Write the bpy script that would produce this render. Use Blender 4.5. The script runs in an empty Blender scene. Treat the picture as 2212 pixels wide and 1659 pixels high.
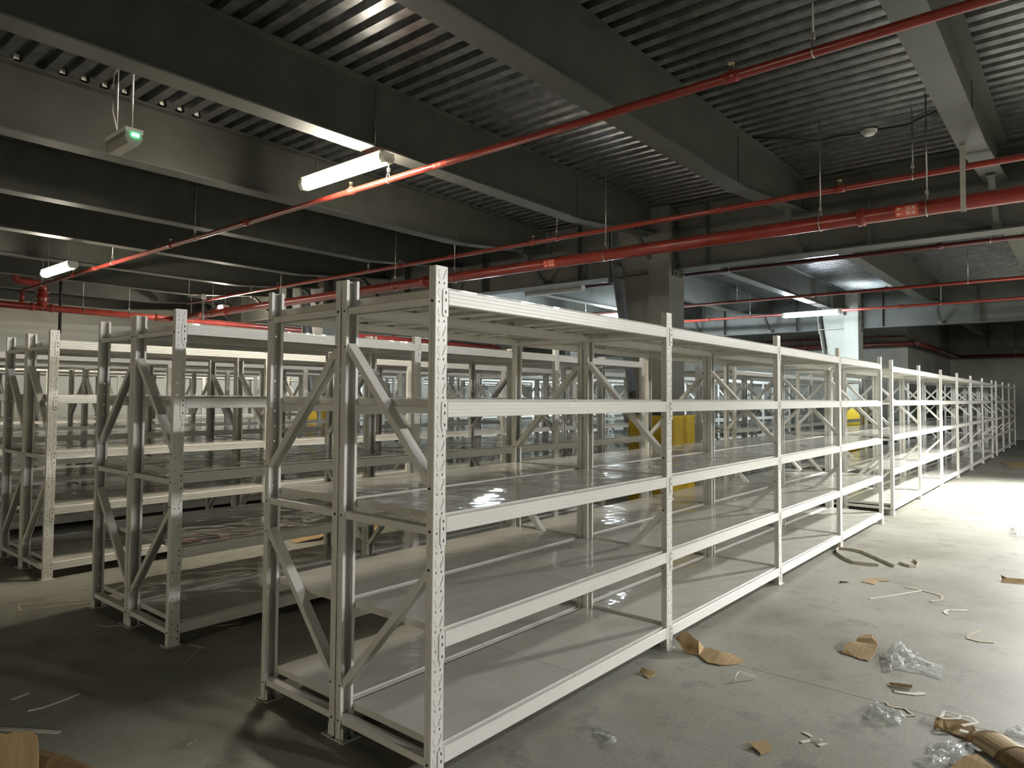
import bpy, bmesh, math, random
from mathutils import Vector, Matrix, noise
S = bpy.context.scene
COL = S.collection
rnd = random.Random(7)

# ------------------------------------------------------------------ camera
YAW, PITCH, ROLL = 0.6992, 0.036, 0.0073
F_PX, PY = 1491.47, -26.87
CAM = Vector((-1.8507, -1.9473, 1.4902))
_f = Vector((math.cos(PITCH)*math.cos(YAW), math.cos(PITCH)*math.sin(YAW), math.sin(PITCH)))
_r = Vector((math.sin(YAW), -math.cos(YAW), 0.0))
_u = _r.cross(_f)
_r, _u = math.cos(ROLL)*_r+math.sin(ROLL)*_u, -math.sin(ROLL)*_r+math.cos(ROLL)*_u
cd = bpy.data.cameras.new('camera')
cd.sensor_fit = 'HORIZONTAL'; cd.sensor_width = 36.0
cd.lens = 36.0*F_PX/2212.0
cd.shift_y = PY/2212.0
cd.clip_start = 0.05; cd.clip_end = 200
cam = bpy.data.objects.new('camera', cd); COL.objects.link(cam)
cam.matrix_world = Matrix(((_r.x, _u.x, -_f.x, CAM.x), (_r.y, _u.y, -_f.y, CAM.y), (_r.z, _u.z, -_f.z, CAM.z), (0, 0, 0, 1)))
S.camera = cam

def fl(px, py, z=0.0):
    """the point of a level plane that the photograph shows at a pixel"""
    d = _f+_r*((px-1106)/F_PX)-_u*((py-829.5-PY)/F_PX)
    t = (z-CAM.z)/d.z
    return CAM+d*t

# ------------------------------------------------------------------ world, exposure, light levels
w = bpy.data.worlds.new('world'); S.world = w; w.use_nodes = True
w.node_tree.nodes['Background'].inputs[0].default_value = (0.75, 0.85, 1.0, 1)
w.node_tree.nodes['Background'].inputs[1].default_value = 0.02
S.view_settings.view_transform = 'Standard'
S.view_settings.look = 'None'
S.view_settings.gamma = 1.0
S.view_settings.use_curve_mapping = False
S.view_settings.exposure = 1.5
S.cycles.use_denoising = True
S.cycles.max_bounces = 8; S.cycles.diffuse_bounces = 4; S.cycles.glossy_bounces = 4
S.cycles.transparent_max_bounces = 8
S.cycles.caustics_reflective = False; S.cycles.caustics_refractive = False
S.cycles.sample_clamp_indirect = 4.0
WARM, COOL, NEUT = (1.0, 0.90, 0.73), (0.80, 0.93, 1.0), (1.0, 0.95, 0.86)
TUBE = 32.0        # emission of a lit diffuser
SPOT_W = 1450.0    # the flood lamp over the aisle

# ------------------------------------------------------------------ materials
def nodes(name):
    m = bpy.data.materials.new(name); m.use_nodes = True
    nt = m.node_tree; b = nt.nodes['Principled BSDF']
    return m, nt, b
def N(nt, t, **kw):
    n = nt.nodes.new(t)
    for k, v in kw.items(): setattr(n, k, v)
    return n
def simple(name, col, rough=0.5, metal=0.0, spec=0.5, emit=None, es=0.0):
    m, nt, b = nodes(name)
    b.inputs['Base Color'].default_value = (*col, 1); b.inputs['Roughness'].default_value = rough
    b.inputs['Metallic'].default_value = metal; b.inputs['Specular IOR Level'].default_value = spec
    if emit: b.inputs['Emission Color'].default_value = (*emit, 1); b.inputs['Emission Strength'].default_value = es
    return m
def noisy(name, c1, c2, scale=4.0, rough=0.5, metal=0.0, detail=6, bump=0.0, bscale=40.0, stretch=(1, 1, 1), rvar=0.0, lo=0.35, hi=0.65, coord='Object', spec=0.5):
    m, nt, b = nodes(name)
    tc = N(nt, 'ShaderNodeTexCoord'); mp = N(nt, 'ShaderNodeMapping'); mp.inputs['Scale'].default_value = stretch
    nt.links.new(tc.outputs[coord], mp.inputs[0])
    ns = N(nt, 'ShaderNodeTexNoise'); ns.inputs['Scale'].default_value = scale; ns.inputs['Detail'].default_value = detail
    nt.links.new(mp.outputs[0], ns.inputs['Vector'])
    rp = N(nt, 'ShaderNodeValToRGB'); rp.color_ramp.elements[0].position = lo; rp.color_ramp.elements[1].position = hi
    rp.color_ramp.elements[0].color = (*c1, 1); rp.color_ramp.elements[1].color = (*c2, 1)
    nt.links.new(ns.outputs['Fac'], rp.inputs[0]); nt.links.new(rp.outputs[0], b.inputs['Base Color'])
    b.inputs['Roughness'].default_value = rough; b.inputs['Metallic'].default_value = metal; b.inputs['Specular IOR Level'].default_value = spec
    if rvar:
        mr = N(nt, 'ShaderNodeMapRange'); mr.inputs['To Min'].default_value = max(0.02, rough-rvar); mr.inputs['To Max'].default_value = rough+rvar
        nt.links.new(ns.outputs['Fac'], mr.inputs['Value']); nt.links.new(mr.outputs[0], b.inputs['Roughness'])
    if bump:
        n2 = N(nt, 'ShaderNodeTexNoise'); n2.inputs['Scale'].default_value = bscale; n2.inputs['Detail'].default_value = 2
        nt.links.new(mp.outputs[0], n2.inputs['Vector'])
        bp = N(nt, 'ShaderNodeBump'); bp.inputs['Strength'].default_value = bump; bp.inputs['Distance'].default_value = 0.01
        nt.links.new(n2.outputs['Fac'], bp.inputs['Height']); nt.links.new(bp.outputs[0], b.inputs['Normal'])
    return m
M = {}
M['paint'] = noisy('rack_paint', (0.72, 0.715, 0.675), (0.75, 0.745, 0.70), 3.0, 0.30, bump=0.02, bscale=60, spec=0.32)
M['deck'] = noisy('shelf_paint', (0.60, 0.59, 0.54), (0.63, 0.62, 0.57), 2.0, 0.06, bump=0.9, bscale=4.0, stretch=(1, 1.4, 1), detail=2, coord='Object', spec=0.7)
M['hole'] = simple('bolt_hole', (0.01, 0.01, 0.01), 0.8)
M['steel'] = noisy('beam_paint', (0.053, 0.055, 0.047), (0.074, 0.076, 0.066), 2.5, 0.5, detail=8)
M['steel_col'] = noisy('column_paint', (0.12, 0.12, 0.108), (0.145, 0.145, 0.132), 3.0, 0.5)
M['steel_col_lit'] = noisy('lit_column_paint', (0.36, 0.36, 0.32), (0.41, 0.41, 0.37), 3.0, 0.5)  # column paint lightened to stand in for lamplight on one far column
M['galv'] = noisy('galvanised_sheet', (0.15, 0.155, 0.16), (0.25, 0.255, 0.26), 9.0, 0.33, metal=0.85, detail=8, rvar=0.08)
M['rod'] = simple('zinc_rod', (0.45, 0.45, 0.42), 0.4, 0.8)
M['red'] = noisy('red_pipe_paint', (0.21, 0.026, 0.018), (0.26, 0.034, 0.023), 6.0, 0.28)
M['red_dark'] = noisy('dark_red_pipe_paint', (0.10, 0.018, 0.016), (0.13, 0.024, 0.02), 6.0, 0.35)
def dusty(m):
    nt = m.node_tree; b = nt.nodes['Principled BSDF']; src = b.inputs['Base Color'].links[0].from_socket
    g = N(nt, 'ShaderNodeNewGeometry'); sx = N(nt, 'ShaderNodeSeparateXYZ'); nt.links.new(g.outputs['Normal'], sx.inputs[0])
    mr = N(nt, 'ShaderNodeMapRange'); mr.inputs['From Min'].default_value = 0.45; mr.inputs['From Max'].default_value = 0.95; mr.inputs['To Max'].default_value = 0.75
    nt.links.new(sx.outputs['Z'], mr.inputs['Value'])
    mx = N(nt, 'ShaderNodeMix', data_type='RGBA'); mx.inputs[7].default_value = (0.16, 0.13, 0.095, 1)
    nt.links.new(mr.outputs[0], mx.inputs[0]); nt.links.new(src, mx.inputs[6]); nt.links.new(mx.outputs[2], b.inputs['Base Color'])
dusty(M['red']); dusty(M['red_dark'])
M['sticker'] = simple('pipe_sticker', (0.62, 0.09, 0.05), 0.3)
M['ink'] = simple('sticker_white_print', (0.85, 0.82, 0.75), 0.5)
M['brass'] = simple('brass', (0.6, 0.5, 0.3), 0.35, 0.9)
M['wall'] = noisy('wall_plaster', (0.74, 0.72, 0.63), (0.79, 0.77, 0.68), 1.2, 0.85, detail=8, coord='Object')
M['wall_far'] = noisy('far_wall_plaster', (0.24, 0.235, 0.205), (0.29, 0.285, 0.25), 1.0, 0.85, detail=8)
M['yellow'] = noisy('yellow_guard_paint', (0.62, 0.42, 0.02), (0.72, 0.49, 0.03), 2.5, 0.55, detail=8)
M['black'] = simple('black_rubber', (0.015, 0.015, 0.015), 0.6)
M['card'] = noisy('cardboard', (0.37, 0.255, 0.125), (0.45, 0.32, 0.165), 5.0, 0.85, stretch=(1, 14, 1), detail=4)
M['card_in'] = noisy('cardboard_inner', (0.42, 0.30, 0.155), (0.50, 0.365, 0.20), 5.0, 0.85, stretch=(14, 1, 1), detail=4)
M['tape'] = simple('brown_tape', (0.50, 0.38, 0.22), 0.22)
M['strap'] = noisy('foam_strip', (0.66, 0.63, 0.53), (0.76, 0.73, 0.63), 20.0, 0.7)
M['strap_old'] = noisy('dirty_strip', (0.42, 0.37, 0.27), (0.55, 0.50, 0.38), 9.0, 0.75)
M['white_plastic'] = simple('white_plastic', (0.72, 0.71, 0.66), 0.35)
M['grey_plastic'] = simple('grey_plastic', (0.30, 0.29, 0.26), 0.4)
M['led'] = simple('green_led', (0.1, 0.8, 0.3), 0.3, emit=(0.1, 1.0, 0.35), es=6.0)
def emis(name, col, st):
    m = bpy.data.materials.new(name); m.use_nodes = True; nt = m.node_tree
    for n in list(nt.nodes):
        if n.type == 'BSDF_PRINCIPLED': nt.nodes.remove(n)
    e = N(nt, 'ShaderNodeEmission'); e.inputs[0].default_value = (*col, 1); e.inputs[1].default_value = st
    nt.links.new(e.outputs[0], nt.nodes['Material Output'].inputs[0])
    return m
M['lit_warm'] = emis('lit_diffuser_warm', WARM, TUBE)
M['lit_neutral'] = emis('lit_diffuser_neutral', NEUT, TUBE)
M['lit_fill'] = emis('lit_fill_diffuser', (1.0, 0.985, 0.95), 390.0)
M['lit_cool'] = emis('lit_diffuser_cool', COOL, TUBE*10.0)
M['lit_cool_soft'] = emis('lit_diffuser_cool_soft', COOL, TUBE*3.5)
M['lit_bulb'] = emis('lit_bulb_diffuser', WARM, TUBE*16)
M['lit_warm_strong'] = emis('lit_warm_strong_diffuser', WARM, TUBE*2.3)
M['lit_warm_fill'] = emis('lit_warm_fill_diffuser', (1, .90, .72), 300.0)
M['lit_flood'] = emis('lit_flood_glass', (1, 0.99, 0.96), 60.0)

def floor_mat():
    m, nt, b = nodes('concrete_floor')
    tc = N(nt, 'ShaderNodeTexCoord')
    ns = N(nt, 'ShaderNodeTexNoise'); ns.inputs['Scale'].default_value = 0.8; ns.inputs['Detail'].default_value = 10; ns.inputs['Roughness'].default_value = 0.62
    n2 = N(nt, 'ShaderNodeTexNoise'); n2.inputs['Scale'].default_value = 3.5; n2.inputs['Detail'].default_value = 9; n2.inputs['Roughness'].default_value = 0.7
    n3 = N(nt, 'ShaderNodeTexNoise'); n3.inputs['Scale'].default_value = 60; n3.inputs['Detail'].default_value = 3
    for n in (ns, n2, n3): nt.links.new(tc.outputs['Object'], n.inputs['Vector'])
    r1 = N(nt, 'ShaderNodeValToRGB'); e = r1.color_ramp.elements
    e[0].position = 0.34; e[0].color = (0.235, 0.230, 0.188, 1); e[1].position = 0.62; e[1].color = (0.365, 0.365, 0.315, 1)
    nt.links.new(ns.outputs['Fac'], r1.inputs[0])
    # scuffs and stains
    r2 = N(nt, 'ShaderNodeValToRGB'); e = r2.color_ramp.elements
    e[0].position = 0.54; e[0].color = (0, 0, 0, 1); e[1].position = 0.74; e[1].color = (1, 1, 1, 1)
    nt.links.new(n2.outputs['Fac'], r2.inputs[0])
    mx = N(nt, 'ShaderNodeMix', data_type='RGBA'); mx.inputs[7].default_value = (0.10, 0.09, 0.07, 1)
    ml = N(nt, 'ShaderNodeMath', operation='MULTIPLY'); ml.inputs[1].default_value = 0.62
    nt.links.new(r2.outputs[0], ml.inputs[0]); nt.links.new(ml.outputs[0], mx.inputs[0]); nt.links.new(r1.outputs[0], mx.inputs[6])
    # fine speckle
    m2 = N(nt, 'ShaderNodeMix', data_type='RGBA', blend_type='OVERLAY'); m2.inputs[0].default_value = 0.25
    nt.links.new(mx.outputs[2], m2.inputs[6]); nt.links.new(n3.outputs['Fac'], m2.inputs[7])
    nt.links.new(m2.outputs[2], b.inputs['Base Color'])
    mr = N(nt, 'ShaderNodeMapRange'); mr.inputs['To Min'].default_value = 0.42; mr.inputs['To Max'].default_value = 0.62
    nt.links.new(n2.outputs['Fac'], mr.inputs['Value']); nt.links.new(mr.outputs[0], b.inputs['Roughness'])
    b.inputs['Specular IOR Level'].default_value = 0.4
    bp = N(nt, 'ShaderNodeBump'); bp.inputs['Strength'].default_value = 0.08; bp.inputs['Distance'].default_value = 0.01
    nt.links.new(n2.outputs['Fac'], bp.inputs['Height']); nt.links.new(bp.outputs[0], b.inputs['Normal'])
    return m
M['floor'] = floor_mat()
def film_mat():
    m, nt, b = nodes('clear_film')
    b.inputs['Base Color'].default_value = (0.8, 0.82, 0.82, 1); b.inputs['Roughness'].default_value = 0.12
    t = N(nt, 'ShaderNodeBsdfTransparent'); t.inputs[0].default_value = (0.93, 0.94, 0.93, 1)
    mx = N(nt, 'ShaderNodeMixShader')
    lw = N(nt, 'ShaderNodeLayerWeight'); lw.inputs[0].default_value = 0.35
    mr = N(nt, 'ShaderNodeMapRange'); mr.inputs['To Min'].default_value = 0.10; mr.inputs['To Max'].default_value = 0.75
    nt.links.new(lw.outputs['Facing'], mr.inputs['Value']); nt.links.new(mr.outputs[0], mx.inputs[0])
    nt.links.new(t.outputs[0], mx.inputs[1]); nt.links.new(b.outputs[0], mx.inputs[2])
    nt.links.new(mx.outputs[0], nt.nodes['Material Output'].inputs[0])
    return m
M['film'] = film_mat()

# ------------------------------------------------------------------ mesh and object helpers
class MB:
    """collects shapes into one bmesh"""
    def __init__(s): s.bm = bmesh.new()
    def face(s, pts, mi=0):
        f = s.bm.faces.new([s.bm.verts.new(p) for p in pts]); f.material_index = mi; return f
    def hexa(s, p, mi=0):
        v = [s.bm.verts.new(q) for q in p]
        for q in ((0, 3, 2, 1), (4, 5, 6, 7), (0, 1, 5, 4), (1, 2, 6, 5), (2, 3, 7, 6), (3, 0, 4, 7)):
            s.bm.faces.new([v[i] for i in q]).material_index = mi
    def box(s, x0, x1, y0, y1, z0, z1, mi=0):
        s.hexa([(x0, y0, z0), (x1, y0, z0), (x1, y1, z0), (x0, y1, z0), (x0, y0, z1), (x1, y0, z1), (x1, y1, z1), (x0, y1, z1)], mi)
    def obox(s, a, b, right, up, r0, r1, u0, u1, mi=0):
        """a box along a-b, spanning r0..r1 of right and u0..u1 of up"""
        a, b, right, up = Vector(a), Vector(b), Vector(right), Vector(up)
        q = lambda o, r, u: o+right*r+up*u
        s.hexa([q(a, r0, u0), q(a, r1, u0), q(b, r1, u0), q(b, r0, u0), q(a, r0, u1), q(a, r1, u1), q(b, r1, u1), q(b, r0, u1)], mi)
    def extrude(s, prof, axis, t0, t1, mi=0, caps=True):
        """a closed profile (u, v) pushed along an axis"""
        def q(u, v, t): return {'x': (t, u, v), 'y': (u, t, v), 'z': (u, v, t)}[axis]
        A = [s.bm.verts.new(q(u, v, t0)) for u, v in prof]; B = [s.bm.verts.new(q(u, v, t1)) for u, v in prof]
        n = len(prof)
        for i in range(n):
            s.bm.faces.new((A[i], A[(i+1) % n], B[(i+1) % n], B[i])).material_index = mi
        if caps:
            s.bm.faces.new(A[::-1]).material_index = mi; s.bm.faces.new(B).material_index = mi
    def tube(s, pts, r, seg=8, mi=0, caps=True):
        pts = [Vector(p) for p in pts]; rings = []
        up = Vector((0, 0, 1))
        for i, p in enumerate(pts):
            d = (pts[min(i+1, len(pts)-1)]-pts[max(i-1, 0)]).normalized()
            a = d.cross(up)
            if a.length < 1e-3: a = d.cross(Vector((1, 0, 0)))
            a.normalize(); b = a.cross(d)
            rr = r[i] if isinstance(r, (list, tuple)) else r
            rings.append([s.bm.verts.new(p+a*rr*math.cos(2*math.pi*k/seg)+b*rr*math.sin(2*math.pi*k/seg)) for k in range(seg)])
        for A, B in zip(rings, rings[1:]):
            for k in range(seg):
                f = s.bm.faces.new((A[k], A[(k+1) % seg], B[(k+1) % seg], B[k])); f.material_index = mi; f.smooth = True
        if caps:
            s.bm.faces.new(rings[0][::-1]).material_index = mi; s.bm.faces.new(rings[-1]).material_index = mi
    def fill(s, loops, z, mi=0, to=lambda u, v: (u, v, 0)):
        """a flat sheet with holes"""
        es = []
        for lp in loops:
            vs = [s.bm.verts.new(to(u, v)) for u, v in lp]
            es += [s.bm.edges.new((vs[i], vs[(i+1) % len(vs)])) for i in range(len(vs))]
        g = bmesh.ops.triangle_fill(s.bm, use_beauty=True, use_dissolve=False, edges=es)
        for f in g['geom']:
            if isinstance(f, bmesh.types.BMFace): f.material_index = mi
    def mesh(s, name, mats, recalc=True):
        if recalc: bmesh.ops.recalc_face_normals(s.bm, faces=s.bm.faces)
        me = bpy.data.meshes.new(name); s.bm.to_mesh(me); s.bm.free()
        for m in (mats if isinstance(mats, (list, tuple)) else [mats]): me.materials.append(M[m] if isinstance(m, str) else m)
        return me
def put(name, me, parent=None, loc=(0, 0, 0), rotz=0.0, scale=None, label=None):
    o = bpy.data.objects.new(name, me); COL.objects.link(o); o.location = loc
    if rotz: o.rotation_euler = (0, 0, rotz)
    if scale: o.scale = scale
    if parent: o.parent = parent
    if label: o['label'] = label
    return o
def tag(o, label, cat, group=None, kind=None):
    o['label'] = label; o['category'] = cat
    if group: o['group'] = group
    if kind: o['kind'] = kind
    return o
def thing(name, label, cat, loc=(0, 0, 0), rotz=0.0, group=None):
    return tag(put(name, None, None, loc, rotz), label, cat, group)
def struct(name, me, parent=None, loc=(0, 0, 0), rotz=0.0):
    o = put(name, me, parent, loc, rotz)
    if not parent: o['kind'] = 'structure'
    return o

# ------------------------------------------------------------------ the setting: floor, walls, ceiling deck, steel frame
X_NEAR, X_END, X_FAR, Y_FRONT, Y_BACK, Y_JOG = -18.0, 21.9, 30.1, -16.0, 17.3, 2.33
ZD = 4.22
mb = MB(); mb.box(X_NEAR, X_FAR, Y_FRONT, Y_BACK, -0.25, -0.02)
floor = struct('floor', mb.mesh('floor', 'black'))
xs = [X_NEAR, -2.80, 1.966, 6.70, 11.45, 16.2, 20.95, 25.7, X_FAR]
ys = [Y_FRONT, -6.6, 3.95, 10.6, Y_BACK]
for a, b in zip(xs, xs[1:]):
    for c, d in zip(ys, ys[1:]):
        mb = MB(); g = 0.0022; mb.box(a+g, b-g, c+g, d-g, -0.02, 0.0)
        put('slab', mb.mesh('slab', 'floor'), floor)

def wall(name, x0, x1, y0, y1, mat='wall'):
    mb = MB(); mb.box(x0, x1, y0, y1, -0.02, ZD+0.1); return struct(name, mb.mesh(name, mat))
wall('wall_back', X_NEAR, X_END+0.2, Y_BACK, Y_BACK+0.2)
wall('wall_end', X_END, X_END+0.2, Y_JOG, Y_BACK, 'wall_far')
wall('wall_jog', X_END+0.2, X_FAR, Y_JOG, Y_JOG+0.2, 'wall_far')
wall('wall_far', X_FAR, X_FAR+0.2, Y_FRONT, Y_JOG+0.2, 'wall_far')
wall('wall_near', X_NEAR-0.2, X_NEAR, Y_FRONT, Y_BACK)
wall('wall_front', X_NEAR, X_FAR, Y_FRONT-0.2, Y_FRONT)

# trapezoidal roof deck, ribs running along y
mb = MB(); prof = []; x = X_NEAR; P = 0.165
while x < X_FAR:
    prof += [(x, ZD), (x+0.082, ZD), (x+0.098, ZD+0.05), (x+0.149, ZD+0.05)]; x += P
vs0 = [mb.bm.verts.new((u, Y_FRONT, v)) for u, v in prof]; vs1 = [mb.bm.verts.new((u, Y_BACK, v)) for u, v in prof]
for i in range(len(prof)-1): mb.bm.faces.new((vs0[i], vs1[i], vs1[i+1], vs0[i+1]))
mb.box(X_NEAR, X_FAR, Y_FRONT, Y_BACK, ZD+0.06, ZD+0.2)
ceiling = struct('ceiling', mb.mesh('ceiling', 'galv', recalc=False))

M['gap_light'] = simple('rib_gap_light', (0.75, 0.73, 0.66), 0.8)  # white blocks painted in for light showing through gaps at the rib ends
mb = MB(); mb.box(0, 0.04, -0.008, 0.0, ZD+0.004, ZD+0.045); fc = mb.mesh('rib_gap_light', 'gap_light')
for i in range(106, 117):
    if i not in (108, 113): put('rib_gap_light', fc, ceiling, (X_NEAR+i*P+0.104, 4.755, 0))
GX = (-13.7, -3.3, 7.13, 17.5, 27.9)          # girders, along y
BY = [-1.2+2.03*k for k in range(-7, 10)]   # secondary beams, along x
GZ, BZ, BZE = 3.29, 3.64, 3.83
def beam_mesh(x0, x1):
    """I beam along x whose bottom flange rises towards the girders"""
    mb = MB(); hw = 0.1; t = 0.014; k = 2.05
    pts = [(x0, BZE), (x0+k, BZ), (x1-k, BZ), (x1, BZE)]
    for (a, za), (b, zb) in zip(pts, pts[1:]):
        mb.hexa([(a, -hw, za), (b, -hw, zb), (b, hw, zb), (a, hw, za), (a, -hw, za+t), (b, -hw, zb+t), (b, hw, zb+t), (a, hw, za+t)])
        mb.hexa([(a, -.005, za+t), (b, -.005, zb+t), (b, .005, zb+t), (a, .005, za+t), (a, -.005, ZD-t), (b, -.005, ZD-t), (b, .005, ZD-t), (a, .005, ZD-t)])
    mb.box(x0, x1, -hw, hw, ZD-t, ZD-0.001)
    for xx in (x0+0.004, x1-0.016):
        mb.box(xx, xx+0.012, -hw, hw, BZE-0.03, ZD-t)
    return mb.mesh('ceiling_beam', 'steel')
def seam_mesh(x0, x1):
    mb = MB()
    for xx in (x0+2.05, x1-2.05): mb.box(xx-0.006, xx+0.006, -0.012, 0.012, BZ+0.02, ZD-0.02)
    return mb.mesh('stiffener', 'steel')
def fly_mesh():
    mb = MB()                           # fly brace from the beam's end down to the girder's bottom flange
    mb.obox((-0.62, 0, BZE-0.05), (-0.09, 0, GZ+0.06), (0, 1, 0), (0.65, 0, 0.76), -0.03, 0.03, -0.004, 0.004)
    mb.obox((-0.62, 0, BZE-0.05), (-0.09, 0, GZ+0.06), (0, 1, 0), (0.65, 0, 0.76), -0.03, -0.024, -0.004, 0.045)
    mb.box(-0.66, -0.58, -0.04, 0.04, BZE-0.09, BZE+0.02)
    mb.box(-0.13, -0.06, -0.04, 0.04, GZ+0.012, GZ+0.10)
    return mb.mesh('fly_brace', 'steel')
fly = fly_mesh()
spans = [(a+0.012, b-0.012) for a, b in zip(GX, GX[1:])]
bm_ = [beam_mesh(*s) for s in spans]; sm_ = [seam_mesh(*s) for s in spans]
for y in BY:
    for s, me, sm in zip(spans, bm_, sm_):
        if s[0] > 15 and y > 2.2: 
            if s[0] > 17: continue
        o = put('ceiling_beam', me, ceiling, (0, y, 0)); put('stiffener', sm, o)
        put('fly_brace', fly, o, (s[1]+0.012, 0, 0))
        put('fly_brace', fly, o, (s[0]-0.012, 0, 0), math.pi)
def girder_mesh(y0, y1):
    mb = MB(); hw = 0.14; t = 0.018
    mb.box(-hw, hw, y0, y1, GZ, GZ+t); mb.box(-hw, hw, y0, y1, ZD-0.035, ZD-0.018); mb.box(-.006, .006, y0, y1, GZ+t, ZD-0.035)
    mb.box(-0.15, 0.15, y0, y0+0.02, GZ-0.08, ZD-0.03); mb.box(-0.15, 0.15, y1-0.02, y1, GZ-0.08, ZD-0.03)
    yy = y0+0.6
    while yy < y1-0.3:
        mb.box(-hw+0.01, hw-0.01, yy-0.006, yy+0.006, GZ+t, ZD-0.035); yy += 2.03
    return mb.mesh('girder', 'steel')
def bolts_mesh(y, sgn):
    mb = MB()
    for sx in (-0.09, 0.09):
        for z in (GZ-0.04, GZ+0.1, GZ+0.32, GZ+0.55, GZ+0.8):
            mb.tube([(sx, y, z), (sx, y+sgn*0.03, z)], 0.016, 6)
    return mb.mesh('bolt', 'steel')
CY = (-5.48, 2.72, 10.92)               # column rows
segs = [(Y_FRONT, CY[0]-0.17), (CY[0]+0.86, CY[1]-0.17), (CY[1]+0.86, CY[2]-0.17), (CY[2]+0.86, Y_BACK)]
gm = [girder_mesh(*s) for s in segs]; bl = [(bolts_mesh(s[0]+0.02, 1), bolts_mesh(s[1]-0.02, -1)) for s in segs]
for gx in GX:
    for s, me, b in zip(segs, gm, bl):
        if gx > 20 and s[1] > 3: continue
        o = put('girder', me, ceiling, (gx, 0, 0)); q = put('bolt', b[0], o); q['kind'] = 'stuff'; q = put('bolt', b[1], o); q['kind'] = 'stuff'

# columns: H section with a tapered haunch on the +y side
def column(gx, cy, label, mat='steel_col'):
    t = thing('steel_column', label, 'column', (gx, cy, 0), group='steel columns under the girders')
    mb = MB(); H = ZD-0.02
    mb.box(-0.23, 0.23, -0.165, -0.147, 0, H); mb.box(-0.006, 0.006, -0.147, 0.147, 0, H); mb.box(-0.23, 0.23, 0.147, 0.165, 0, H)
    mb.box(-0.232, -0.22, -0.147, 0.147, 0, H); mb.box(0.22, 0.232, -0.147, 0.147, 0, H)
    put('shaft', mb.mesh('shaft', mat), t)
    mb = MB()
    mb.hexa([(-.006, 0.165, 0.9), (.006, 0.165, 0.9), (.006, 0.40, 0.9), (-.006, 0.40, 0.9), (-.006, 0.165, H), (.006, 0.165, H), (.006, 0.82, H), (-.006, 0.82, H)])
    for za, zb in ((0.02, 3.52), (3.52, H)):
        f = lambda z: 0.30+0.52*min(z, 3.52)/3.52
        mb.hexa([(-.15, f(za), za), (.15, f(za), za), (.15, f(za)+.016, za), (-.15, f(za)+.016, za), (-.15, f(zb), zb), (.15, f(zb), zb), (.15, f(zb)+.016, zb), (-.15, f(zb)+.016, zb)])
    mb.box(-0.15, 0.15, 0.165, 0.82, GZ, GZ+0.016)
    put('haunch', mb.mesh('haunch', mat), t)
    mb = MB()
    for z in (GZ-0.05, GZ+0.2, GZ+0.5, GZ+0.78):
        for sx in (-0.11, 0.11): mb.tube([(sx, 0.80, z), (sx, 0.78, z)], 0.018, 6)
    q = put('bolt', mb.mesh('bolt', 'steel'), t); q['kind'] = 'stuff'
    mb = MB(); mb.box(-0.3, 0.3, -0.24, 0.44, 0, 0.02); put('base_plate', mb.mesh('base_plate', 'steel_col'), t)
    return t
def guard(gx, cy, label):
    """four-sided yellow sheet sleeve around a column foot"""
    t = thing('column_guard', label, 'column guard', (gx+0.04, cy+0.09, 0), group='yellow guards around the columns')
    mb = MB(); a, b, H, k = 0.35, 0.34, 1.24, 0.004
    mb.box(-a, a, -b, -b+k, 0, H); mb.box(-a, a, b-k, b, 0, H); mb.box(-a, -a+k, -b+k, b-k, 0, H); mb.box(a-k, a, -b+k, b-k, 0, H)
    put('sleeve', mb.mesh('sleeve', 'yellow'), t)
    for sx in (-1, 1):
        for sy in (-1, 1):
            mb = MB(); mb.tube([(sx*(a-.004), sy*(b-.004), 0), (sx*(a-.004), sy*(b-.004), H+0.004)], 0.008, 8)
            put('corner_bead', mb.mesh('corner_bead', 'yellow'), t)
    return t
column(GX[2], CY[1], 'dark grey steel column rising behind the nearest rack row')
guard(GX[2], CY[1], 'yellow guard at the foot of the dark column behind the nearest rack row')
column(GX[3]-0.2, CY[1], 'pale lit steel column beside the hanging lamp over the far racks', 'steel_col_lit')
guard(GX[3]-0.2, CY[1], 'yellow guard at the foot of the pale lit far column')
column(GX[2], CY[2], 'steel column standing deep among the rack rows toward the back wall')
guard(GX[2], CY[2], 'yellow guard glimpsed low between rack frames toward the back wall')
column(GX[3]-0.2, CY[2], 'farthest steel column, mostly hidden behind the middle racks')
guard(GX[3]-0.2, CY[2], 'small distant yellow guard of the farthest hidden column')

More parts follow.
